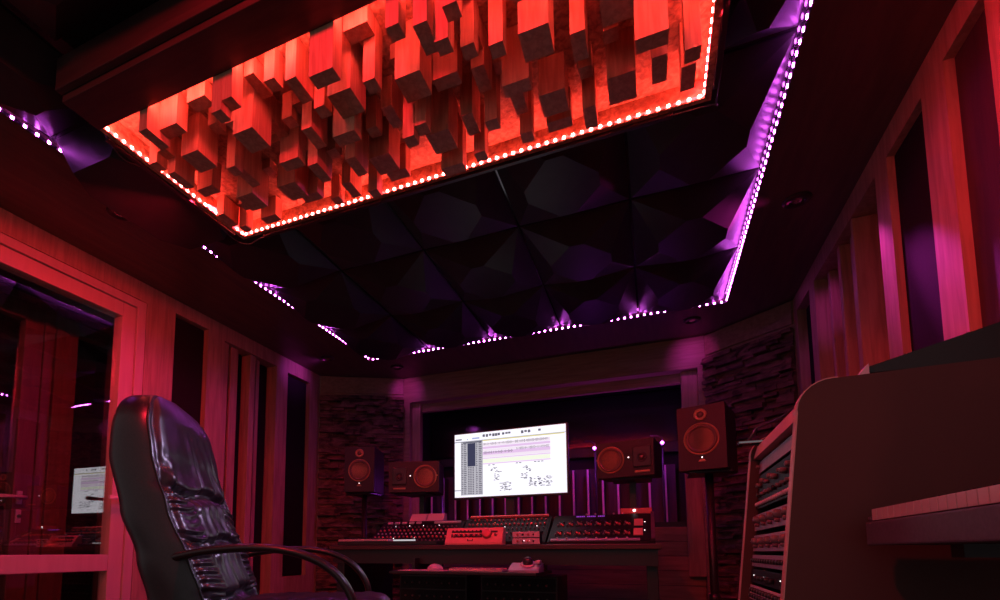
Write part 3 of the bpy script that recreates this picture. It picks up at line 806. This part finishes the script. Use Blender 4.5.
# ================================================================== SCREEN
mx, my, mz = -.925, 3.46, 1.132
mon = thing('computer_monitor', 'wide computer screen glowing white with an editing program', 'computer monitor', (mx, my, .966), R(-3))
MW, MH = .81, .463
zb = mz - .966
part('bezel', black_plastic, mon, lambda bm: (box(bm, -MW / 2 - .012, MW / 2 + .012, .003, .035, zb - .014, zb + MH + .010, .003)))
part('stand', black_plastic, mon, lambda bm: (box(bm, -.03, .03, .036, .06, .008, zb + .2), box(bm, -.13, .13, -.03, .12, 0, .008, .003)))
SCREEN_MATS, SCREEN_QUADS = [], []
def rects(name, col, k, L, parent, lift):
    SCREEN_MATS.append(emitter(name, col, k))
    for q in L: SCREEN_QUADS.append((len(SCREEN_MATS) - 1, lift, q))
scr = part('screen', e_screen, mon, lambda bm: box(bm, -MW / 2, MW / 2, 0, .003, zb, zb + MH))
rs = random.Random(11)
rects('ui grey bars', (.55, .53, .60), .9, [(0, 1, .115, .125), (.0, .06, .88, .9), (.06, .27, .13, .97)], scr, .0006)
rects('ui lavender tracks', (.80, .55, .85), 1.0, [(.27, .87, .23, .265), (.27, .87, .31, .36), (.27, .87, .405, .42), (.27, .87, .49, .505)], scr, .0006)
rects('ui pale pink tracks', (.92, .80, .92), 1.0, [(.27, .87, .17, .225), (.27, .87, .27, .305), (.27, .87, .36, .40)], scr, .0005)
rects('ui yellow line', (.95, .85, .35), .8, [(.27, .99, .125, .14)], scr, .0008)
rects('ui dark blue list', (.10, .10, .20), .5, [(.125, .20, .155, .52), (.08, .26, .135, .15)], scr, .0010)
rects('ui yellow green clips', (.93, .97, .80), 1.0, [(.27, .87, .425, .485)], scr, .0006)
dk = []
for k in range(28):
    y = .155 + k * .029
    for xx in ((.066, .085), (.09, .118), (.205, .222), (.232, .262)): dk.append((xx[0], xx[1] - rs.random() * .008, y, y + .014))
for k in range(16):
    y = .53 + k * .027
    for xx in (.13, .15, .172): dk.append((xx, xx + .014, y, y + .016))
for x in (.27, .30, .33, .36, .385, .41, .45, .48, .505, .62, .65, .68, .77): dk.append((x, x + .022, .035, .035 + .045 * rs.uniform(.6, 1)))
dk += [(.01, .07, .075, .095), (.0, .27, .125, .131)]
for x0, x1, y, m in ((.28, .86, .19, 60), (.28, .55, .325, 30), (.58, .86, .30, 26)):
    for k in range(m):
        x = x0 + (x1 - x0) * k / m; h = rs.uniform(.004, .022); dk.append((x, x + .004, y - h, y + h))
for (x, y, w, h) in ((.34, .56, .06, .05), (.38, .60, .05, .04), (.365, .66, .05, .10), (.62, .56, .05, .04), (.64, .60, .05, .05), (.61, .66, .06, .10), (.42, .78, .10, .14), (.68, .74, .11, .14), (.80, .74, .07, .14)):
    for k in range(int(w * h * 2600)):
        a_, b_ = x + rs.random() * w, y + rs.random() * h; dk.append((a_, a_ + .016, b_, b_ + .009))
for x in (.32, .36, .57, .60, .73, .76, .79): dk.append((x, x + .02, .515, .527))
rects('ui dark marks', (.22, .20, .27), .6, dk, scr, .0014)
rects('ui blue text', (.45, .5, .85), .9, [(.12, .13, .08, .10), (.17, .24, .07, .095)], scr, .0012)

def gfx(bm):
    for mi, lift, (x0, x1, y0, y1) in SCREEN_QUADS:      # fractions of the screen, y from top
        X0, X1 = -MW / 2 + x0 * MW, -MW / 2 + x1 * MW; Z1, Z0 = zb + MH * (1 - y0), zb + MH * (1 - y1)
        f = bm.faces.new([bm.verts.new(p) for p in ((X0, -lift, Z0), (X1, -lift, Z0), (X1, -lift, Z1), (X0, -lift, Z1))])
        f.material_index = mi
part('screen_graphics', SCREEN_MATS, scr, gfx)

# ================================================================== BACK RECESS: slat diffuser, lamps, dark window
t = thing('slat_diffuser', 'row of thin upright slats with edges coloured as if lit purple behind the desk', 'slatted wall panel', (-.95, 4.84, .986))
part('backing', purple_plank, t, lambda bm: box(bm, -1.2, 1.14, .06, .08, 0, .52))
ex = principled('painted lit slat edge', (.80, .60, .85), .5)  # pale tint put in to imitate lamplight on the slat fronts
for k in range(18):
    x = -1.13 + k * .1285
    s = part('slat', purple_plank, t, lambda bm: box(bm, x - .009, x + .009, -.05, .059, .0, .50))
    part('lit_edge_strip', ex, s, lambda bm: box(bm, x - .009, x + .009, -.054, -.0505, .0, .50))
w = struct('window_1', black_gloss, lambda bm: box(bm, -2.12, .32, 4.93, 4.945, 1.72, 2.18))
struct('trim_4', black_plastic, lambda bm: (box(bm, -2.165, .36, 4.90, 4.92, 1.62, 1.70), box(bm, -2.165, .36, 4.90, 4.92, 2.19, 2.28)))
def purple_lamp(x, y, z, label, power):
    t = thing('purple_lamp', label, 'lamp', (x, y, z), group='tiny purple lamps behind the desk')
    part('bulb', e_lamp, t, lambda bm: (bmesh.ops.create_uvsphere(bm, u_segments=12, v_segments=8, radius=.013)), loc=(0, 0, 0))
    part('bracket', dark_metal, t, lambda bm: (tube(bm, [(0, .015, .01), (.0, .04, .05), (-.04, .06, .075), (-.09, .06, .08)], .006, up=(0, 0, 1)), cyl(bm, (0, .012, 0), (0, .05, 0), .018, .014)))
    part('post', black_plastic, t, lambda bm: cyl(bm, (0, .055, -z), (0, .055, -.0), .009))
    ld = bpy.data.lights.new('glow', 'POINT'); ld.energy = power; ld.color = (.55, .05, .9); ld.shadow_soft_size = .013
    lo = bpy.data.objects.new('glow', ld); C.objects.link(lo); lo.parent = t; lo.location = (0, -.03, 0)
purple_lamp(-.455, 4.60, 1.642, 'tiny bright purple lamp between the screen and the right small speaker', 1.8)
purple_lamp(.088, 4.60, 1.646, 'tiny bright purple lamp beside the right upright speaker', 1.8)
purple_lamp(-1.80, 4.34, 1.30, 'small purple lamp hidden behind the left small speaker', 1.5)

# ================================================================== RACK CABINET AT THE RIGHT
cab = thing('rack_cabinet', 'tall brown side panelled rack cabinet full of audio gear at the right', 'equipment rack', (.5, 1.48, 0))
ox, oy = .5, 1.48
prof = [(.155, 0), (.2728, 1.015)]
for k in range(1, 9):
    a = R(186 - k * 12); prof.append((.335 + .063 * math.cos(a), 1.016 + .063 * math.sin(a)))
prof += [(.342, 1.079), (.90, 1.092), (.90, 0)]
prof = [(p[0] - ox, p[1]) for p in prof]
for y in (1.20, 1.745):
    sp = part('side_panel', laminate, cab, lambda bm: prism(bm, prof, y - oy, y - oy + .024, 'y'))
    def eb(bm):
        pts = prof[:-2]
        for p, q in zip(pts, pts[1:-1] + [prof[-3]]):
            n = Vector((p[1] - q[1], 0, q[0] - p[0])); 
            if n.length < 1e-6: continue
            n.normalize(); n = n * .0022
            if n.x > 0: n = -n
            if q[0] - p[0] > .3: n = Vector((0, 0, .0022))
            vs = []
            for yy in (y - oy - .0005, y - oy + .0245):
                for pt, o in ((p, 0), (q, 0), (q, 1), (p, 1)):
                    vs.append(bm.verts.new((pt[0] + n.x * o, yy, pt[1] + n.z * o)))
            for f in ((0, 1, 2, 3), (7, 6, 5, 4), (0, 4, 5, 1), (1, 5, 6, 2), (2, 6, 7, 3), (3, 7, 4, 0)): bm.faces.new([vs[i] for i in f])
    part('lit_edge_band', lit_edge_band, sp, eb)
part('top_panel', laminate, cab, lambda bm: box(bm, .345 - ox, .88 - ox, 1.2245 - oy, 1.7445 - oy, 1.055, 1.075))
part('front_rail', lit_edge_band, cab, lambda bm: prism(bm, [(.279 - ox, 1.012), (.300 - ox, 1.010), (.312 - ox, 1.040), (.290 - ox, 1.050)], 1.2245 - oy, 1.7445 - oy, 'y'), label='pale rail across the top front')
part('back_panel', black_plastic, cab, lambda bm: box(bm, .86 - ox, .88 - ox, 1.2245 - oy, 1.7445 - oy, 0, 1.05))
slope = math.atan2(.118, 1.015)
def rack_unit(z0, z1, mat, kind, label, dz=0.0):
    t = thing('rack_unit', label, 'audio device', (.155 + .118 * z0 / 1.015 + .022, 1.4845, z0), group='rack units in the cabinet', rot=(0, slope, 0))
    h = (z1 - z0) / math.cos(slope) - .003
    part('chassis', black_plastic, t, lambda bm: box(bm, .004, .25, -.22, .22, .0, h))
    part('faceplate', mat, t, lambda bm: box(bm, 0, .0035, -.255, .255, .0, h, .001))
    rot = (0, R(-90), 0)
    def K(me, y, z, nm='knob'): return put(me, t, (-.0005, y, z), nm, rot)
    if kind == 'knobs2':
        for q in range(9): K(kn_m if q % 3 else kn_s, -.20 + q * .05, h * (.74 if q % 2 else .66)); K(kn_s if q % 4 else kn_b, -.195 + q * .049, h * .38)
        for q in range(18): K(kn_c, -.22 + q * .026, h * .12, 'button')
    elif kind == 'big':
        for q in range(5): K(kn_l, -.19 + q * .086, h * .56); K(kn_s, -.155 + q * .086, h * .30)
    elif kind == 'slim':
        for q in range(14): K(kn_b, -.21 + q * .032, h * .5)
        for q in (-.15, .1, .2): put(led_t, t, (-.001, q, h * .6), 'indicator', rot)
    elif kind == 'leds':
        for q in (-.17, -.15, -.13, .06, .2): put(led_t, t, (-.001, q, h * .55), 'indicator', rot)
        for q in range(5): K(kn_b, -.05 + q * .05, h * .4)
    elif kind == 'rows':
        for q in range(12): K(kn_b, -.21 + q * .037, h * .70); K(kn_b, -.21 + q * .037, h * .3)
    elif kind == 'blank':
        for q in (-.24, .24): K(kn_s, q, h * .5, 'screw')
    return t
rack_unit(.968, 1.006, face_grey, 'blank', 'plain purple-grey strip at the very top of the rack cabinet')
rack_unit(.862, .962, face_dark, 'knobs2', 'black rack unit with two rows of knobs, topmost with knobs')
rack_unit(.800, .850, face_grey, 'big', 'purple-grey rack unit with big knobs, the upper of two alike')
rack_unit(.742, .790, face_grey, 'big', 'purple-grey rack unit with big knobs, the lower of two alike')
rack_unit(.700, .735, face_grey, 'slim', 'slim grey rack unit with a line of small black knobs')
rack_unit(.655, .695, face_dark, 'leds', 'black rack unit with a few white pinpoint lights')
rack_unit(.608, .650, face_light, 'rows', 'pale rack unit with two lines of black knobs')
rack_unit(.540, .600, face_red, 'big', 'reddish rack unit at the lower edge of the view')
rack_unit(.44, .53, face_dark, 'blank', 'black blank rack plate below the reddish unit')
# metal clamp with a rod
t = thing('clamp_arm', 'bent metal clamp rod on the top far corner of the rack cabinet', 'clamp', (.298, 1.715, 1.046))
part('plate', chrome, t, lambda bm: box(bm, -.060, .045, -.016, .016, .008, .015, .001))
part('rod', dark_metal, t, lambda bm: (tube(bm, [(-.035, -.006, .016), (-.02, -.006, .040), (-.012, -.006, .052), (.03, -.10, .056), (.06, -.30, .060)], .0035, n=8, up=(0, 0, 1)),
     tube(bm, [(-.04, .006, .012), (.01, .0, .0), (.03, -.02, .003)], .0035, n=8, up=(0, 0, 1))))
# sloped black synthesizer on the cabinet
t = thing('black_synthesizer', 'black wedge shaped synthesizer lying on top of the rack cabinet', 'synthesizer', (.64, 1.49, 1.092))
part('case', black_plastic, t, lambda bm: prism(bm, [(-.235, .001), (-.235, .014), (.24, .150), (.24, .001)], -.25, .25, 'y'))
sl = math.atan2(.136, .475)
for r in range(4):
    for q in range(8):
        put(kn_s, t, (-.15 + r * .09, -.20 + q * .055, .014 + (.085 + r * .09) * math.tan(sl) + .0005), 'knob', (0, -sl, 0))
tag(part('paper_card', paper, None, lambda bm: (prism(bm, [(-.010, 0), (.012, 0), (.012, .028)], -.03, .0, 'y')), loc=(.390, 1.262, 1.0822)), 'small pale folded card on the front corner of the rack cabinet', 'card')

# ================================================================== STAGE PIANO AT THE RIGHT EDGE
kx, ky0, ky1 = .36, .10, 1.165
t = thing('stage_piano', 'grey stage piano with pale keys at the right edge of the view', 'piano keyboard', (kx, (ky0 + ky1) / 2, .752))
yc = (ky0 + ky1) / 2
part('case', keyboard_body, t, lambda bm: (box(bm, -.004, .40, ky0 - yc, ky1 - yc, 0, .042, .003), box(bm, .16, .40, ky0 - yc, ky1 - yc, .043, .095, .004), box(bm, .0, .16, ky1 - yc - .018, ky1 - yc, .043, .052, .003)))
n = 44
for k in range(n):
    y = ky1 - .020 - (k + .5) * .0235 - yc
    part('white_key', white_key, t, lambda bm: box(bm, .0, .150, -.0107, .0107, .0435, .064, .0012), loc=(0, y, 0))
    if k % 7 not in (2, 6) and k < n - 1:
        part('black_key', black_key, t, lambda bm: box(bm, .05, .150, -.006, .006, .0645, .076, .001), loc=(0, y - .01175, 0))
part('end_cheek', keyboard_body, t, lambda bm: box(bm, .0, .16, -.0, .008, .043, .052), loc=(0, ky0 - yc, 0))
t2 = thing('keyboard_stand', 'black stand holding up the stage piano', 'stand', (kx + .2, yc, 0))
for s in (-1, 1):
    part('frame', black_plastic, t2, lambda bm: (box(bm, -.15, .15, s * .36 - .018, s * .36 + .018, .732, .7515), box(bm, -.018, .018, s * .36 - .018, s * .36 + .018, .03, .731), box(bm, -.2, .2, s * .36 - .02, s * .36 + .02, 0, .03)))
part('cross_bar', black_plastic, t2, lambda bm: box(bm, -.015, .015, -.34, .34, .40, .44))

# ================================================================== LEATHER CHAIR
ch = thing('leather_chair', 'high backed black leather swivel chair with bent armrests in the left foreground', 'chair', (-1.30, 1.14, 0), R(27))
def lerp_tab(tab, z):
    for (z0, v0), (z1, v1) in zip(tab, tab[1:]):
        if z <= z1:
            k = max(0, (z - z0) / (z1 - z0)); k = k * k * (3 - 2 * k) * .5 + k * .5
            return v0 + (v1 - v0) * k
    return tab[-1][1]
XF = [(.44, .18), (.52, .165), (.61, .145), (.73, .100), (.85, .045), (1.0, -.005), (1.10, -.025), (1.20, -.045)]
TH = [(.44, .15), (.6, .175), (.8, .155), (1.0, .140), (1.1, .12), (1.20, .085)]
def hwid(t):
    w = .235 + .020 * math.sin(math.pi * min(1, t * 1.1))
    if t > .80: w *= max(0.0, 1 - ((t - .80) / .20) ** 2.6) ** .5 * .52 + .48
    return w
ZB, ZT = .46, 1.180
NS, NT = 96, 190
def sm(e0, e1, x):
    k = min(1, max(0, (x - e0) / (e1 - e0))); return k * k * (3 - 2 * k)
def gauss(x, s): return math.exp(-(x / s) ** 2)
def front_pt(s, tt):
    z = ZB + (ZT - ZB) * tt; y = s * hwid(tt)
    edge = max(0, 1 - abs(s) ** 6)
    top = max(0.0, 1 - max(0, (tt - .86) / .14) ** 2.5)
    x = lerp_tab(XF, z)
    bul = .030 * edge * top
    # creases between the three cushions
    c1, c2, c3 = .900, .765, .615
    wob = .010 * math.sin(s * 5 + 1)
    for c in (c1, c2, c3): bul -= .026 * gauss(z - c - wob - .012 * s * s, .016) * edge
    ctr = gauss(s, .62)
    ns = noise.noise(Vector((s * 2.2, z * 6, 3.1)))
    ns2 = noise.noise(Vector((s * 6, z * 14, 7.7)))
    wr = 0.0
    if z > c1 - .005:            # folds fanning up from the upper crease
        k = gauss(z - c1, .085)
        wr += .0065 * k * math.sin(s * 15 + (z - c1) * s * 30 + ns * 5)
        wr += .0024 * gauss(z - c1, .15) * math.sin(s * 27 + ns * 7 + 2)
        side = sm(.55, .95, abs(s)); wr += .0030 * side * math.sin(z * 170 + s * 12 + ns * 6) * gauss(z - .95, .05)
    else:
        lo = c2 if z > c2 else c3
        mid = (lo + (c1 if z > c2 else c2)) / 2
        side = sm(.34, .55, abs(s))
        wr += .0085 * side * (.55 + .9 * noise.noise(Vector((s * 3, z * 20, 5)))) * math.sin(z * 150 + (z - mid) * abs(s) * 190 + abs(s) * 7 + ns * 7.0 + (1 if s > 0 else 0)) * (1 - .7 * sm(.75, 1, abs(s)))
        wr += .0045 * (1 - side) * math.sin(s * 26 + (z - mid) * s * 60 + ns * 3)
        bul -= .012 * gauss(abs(s) - .42, .06)          # seam round the middle pad
        bul += .006 * (1 - side)
    wr += .0022 * ns2
    # piping groove
    bul -= .010 * gauss(abs(s) - .90, .035) * top
    x += bul + wr * edge * top
    return Vector((x, y, z))
def backrest(bm):
    F = [[bm.verts.new(front_pt(-1 + 2 * i / NS, j / NT)) for i in range(NS + 1)] for j in range(NT + 1)]
    nb = 14
    Bk = []
    for j in range(NT + 1):
        tt = j / NT; z = ZB + (ZT - ZB) * tt; hw = hwid(tt); th = lerp_tab(TH, z); row = []
        xl, xr = F[j][0].co.x, F[j][NS].co.x
        for i in range(1, nb):
            a = math.pi * i / nb                      # from +y side round the back to -y side
            px = math.sin(a) ** .55; py = math.cos(a); py = math.copysign(abs(py) ** .45, py)
            w = hw * (1 + .02 * math.sin(a)); x0 = xr + (xl - xr) * i / nb
            row.append(bm.verts.new((x0 - th * px, w * py, z)))
        Bk.append(row)
    for j in range(NT):
        for i in range(NS): bm.faces.new((F[j][i], F[j][i + 1], F[j + 1][i + 1], F[j + 1][i])).smooth = True
        ra, rb = [F[j][NS]] + Bk[j] + [F[j][0]], [F[j + 1][NS]] + Bk[j + 1] + [F[j + 1][0]]
        for i in range(nb): bm.faces.new((ra[i], ra[i + 1], rb[i + 1], rb[i])).smooth = True
    for j, fl in ((0, False), (NT, True)):
        lp = F[j] + Bk[j]
        c = bm.verts.new(sum((v.co for v in lp), Vector()) / len(lp) + Vector((0, 0, .014 if fl else -.004)))
        for i in range(len(lp)):
            bm.faces.new((lp[i], lp[(i + 1) % len(lp)], c)).smooth = True
part('backrest', leather, ch, backrest)
def piping(bm):
    for s in (-1, 1):
        pts = []
        for j in range(0, 48):
            tt = j / 50
            p = front_pt(s * .985, tt); pts.append((p.x + .002, p.y * 1.005, p.z))
        tube(bm, pts, .0022, n=6)
part('piping', leather, ch, piping)
def seat(bm):
    n_, m_ = 40, 30
    def pt(i, j, top):
        u, v = -1 + 2 * i / n_, -1 + 2 * j / m_
        # squircle
        x = .37 + .27 * u * (1 - .10 * v * v); y = .255 * v * (1 - .08 * u * u)
        e = (1 - abs(u) ** 5) * (1 - abs(v) ** 5)
        if top: z = .545 + .065 * e ** .5 + (.018 * sm(.4, 1, u)) * e - .008 * gauss(abs(v) - .5, .05) - .010 * sm(.85, 1.0, u)
        else: z = .545 - .055 * e ** .3
        z += .002 * math.sin(u * 30 + noise.noise(Vector((u * 2, v * 3, 1))) * 5) * e
        return (x, y, z)
    T = [[bm.verts.new(pt(i, j, True)) for i in range(n_ + 1)] for j in range(m_ + 1)]
    B = [[bm.verts.new(pt(i, j, False)) for i in range(n_ + 1)] for j in range(m_ + 1)]
    for j in range(m_):
        for i in range(n_):
            bm.faces.new((T[j][i], T[j][i + 1], T[j + 1][i + 1], T[j + 1][i])).smooth = True
            bm.faces.new((B[j][i], B[j + 1][i], B[j + 1][i + 1], B[j][i + 1])).smooth = True
part('seat', leather, ch, seat)
for s in (-1, 1):
    def arm(bm):
        pts = [(.09, s * .275, .728), (.16, s * .285, .742), (.25, s * .29, .750), (.33, s * .29, .748), (.40, s * .29, .733), (.465, s * .29, .700), (.510, s * .29, .650),
               (.530, s * .29, .590), (.515, s * .29, .52), (.46, s * .285, .475), (.38, s * .27, .465)]
        tube(bm, smooth_path(pts, 6), .024, .011, n=14, up=(0, 1, 0))
    part('armrest', arm_plastic, ch, arm)
    part('arm_bracket', dark_metal, ch, lambda bm: box(bm, .20, .42, s * .262 - .012, s * .262 + .012, .462, .480, .002))
part('mechanism', black_plastic, ch, lambda bm: box(bm, .22, .50, -.10, .10, .44, .485, .01))
part('back_bracket', black_plastic, ch, lambda bm: tube(bm, [(.30, 0, .462), (.16, 0, .45), (.09, 0, .50), (.06, 0, .62)], .03, .006))
part('gas_lift', dark_metal, ch, lambda bm: (cyl(bm, (.36, 0, .10), (.36, 0, .30), .028), cyl(bm, (.36, 0, .30), (.36, 0, .44), .016)))
for k in range(5):
    a = 2 * math.pi * k / 5 + .3
    lg = part('base_leg', black_plastic, ch, lambda bm: tube(bm, [(.36, 0, .115), (.36 + .15 * math.cos(a), .15 * math.sin(a), .11), (.36 + .30 * math.cos(a), .30 * math.sin(a), .075)], .022, .014, up=(0, 0, 1)))
    part('caster', black_plastic, lg, lambda bm: (cyl(bm, (.36 + .30 * math.cos(a) - .022 * math.sin(a), .30 * math.sin(a) + .022 * math.cos(a), .028), (.36 + .30 * math.cos(a) + .022 * math.sin(a), .30 * math.sin(a) - .022 * math.cos(a), .028), .028),
         cyl(bm, (.36 + .30 * math.cos(a), .30 * math.sin(a), .05), (.36 + .30 * math.cos(a), .30 * math.sin(a), .08), .008)))
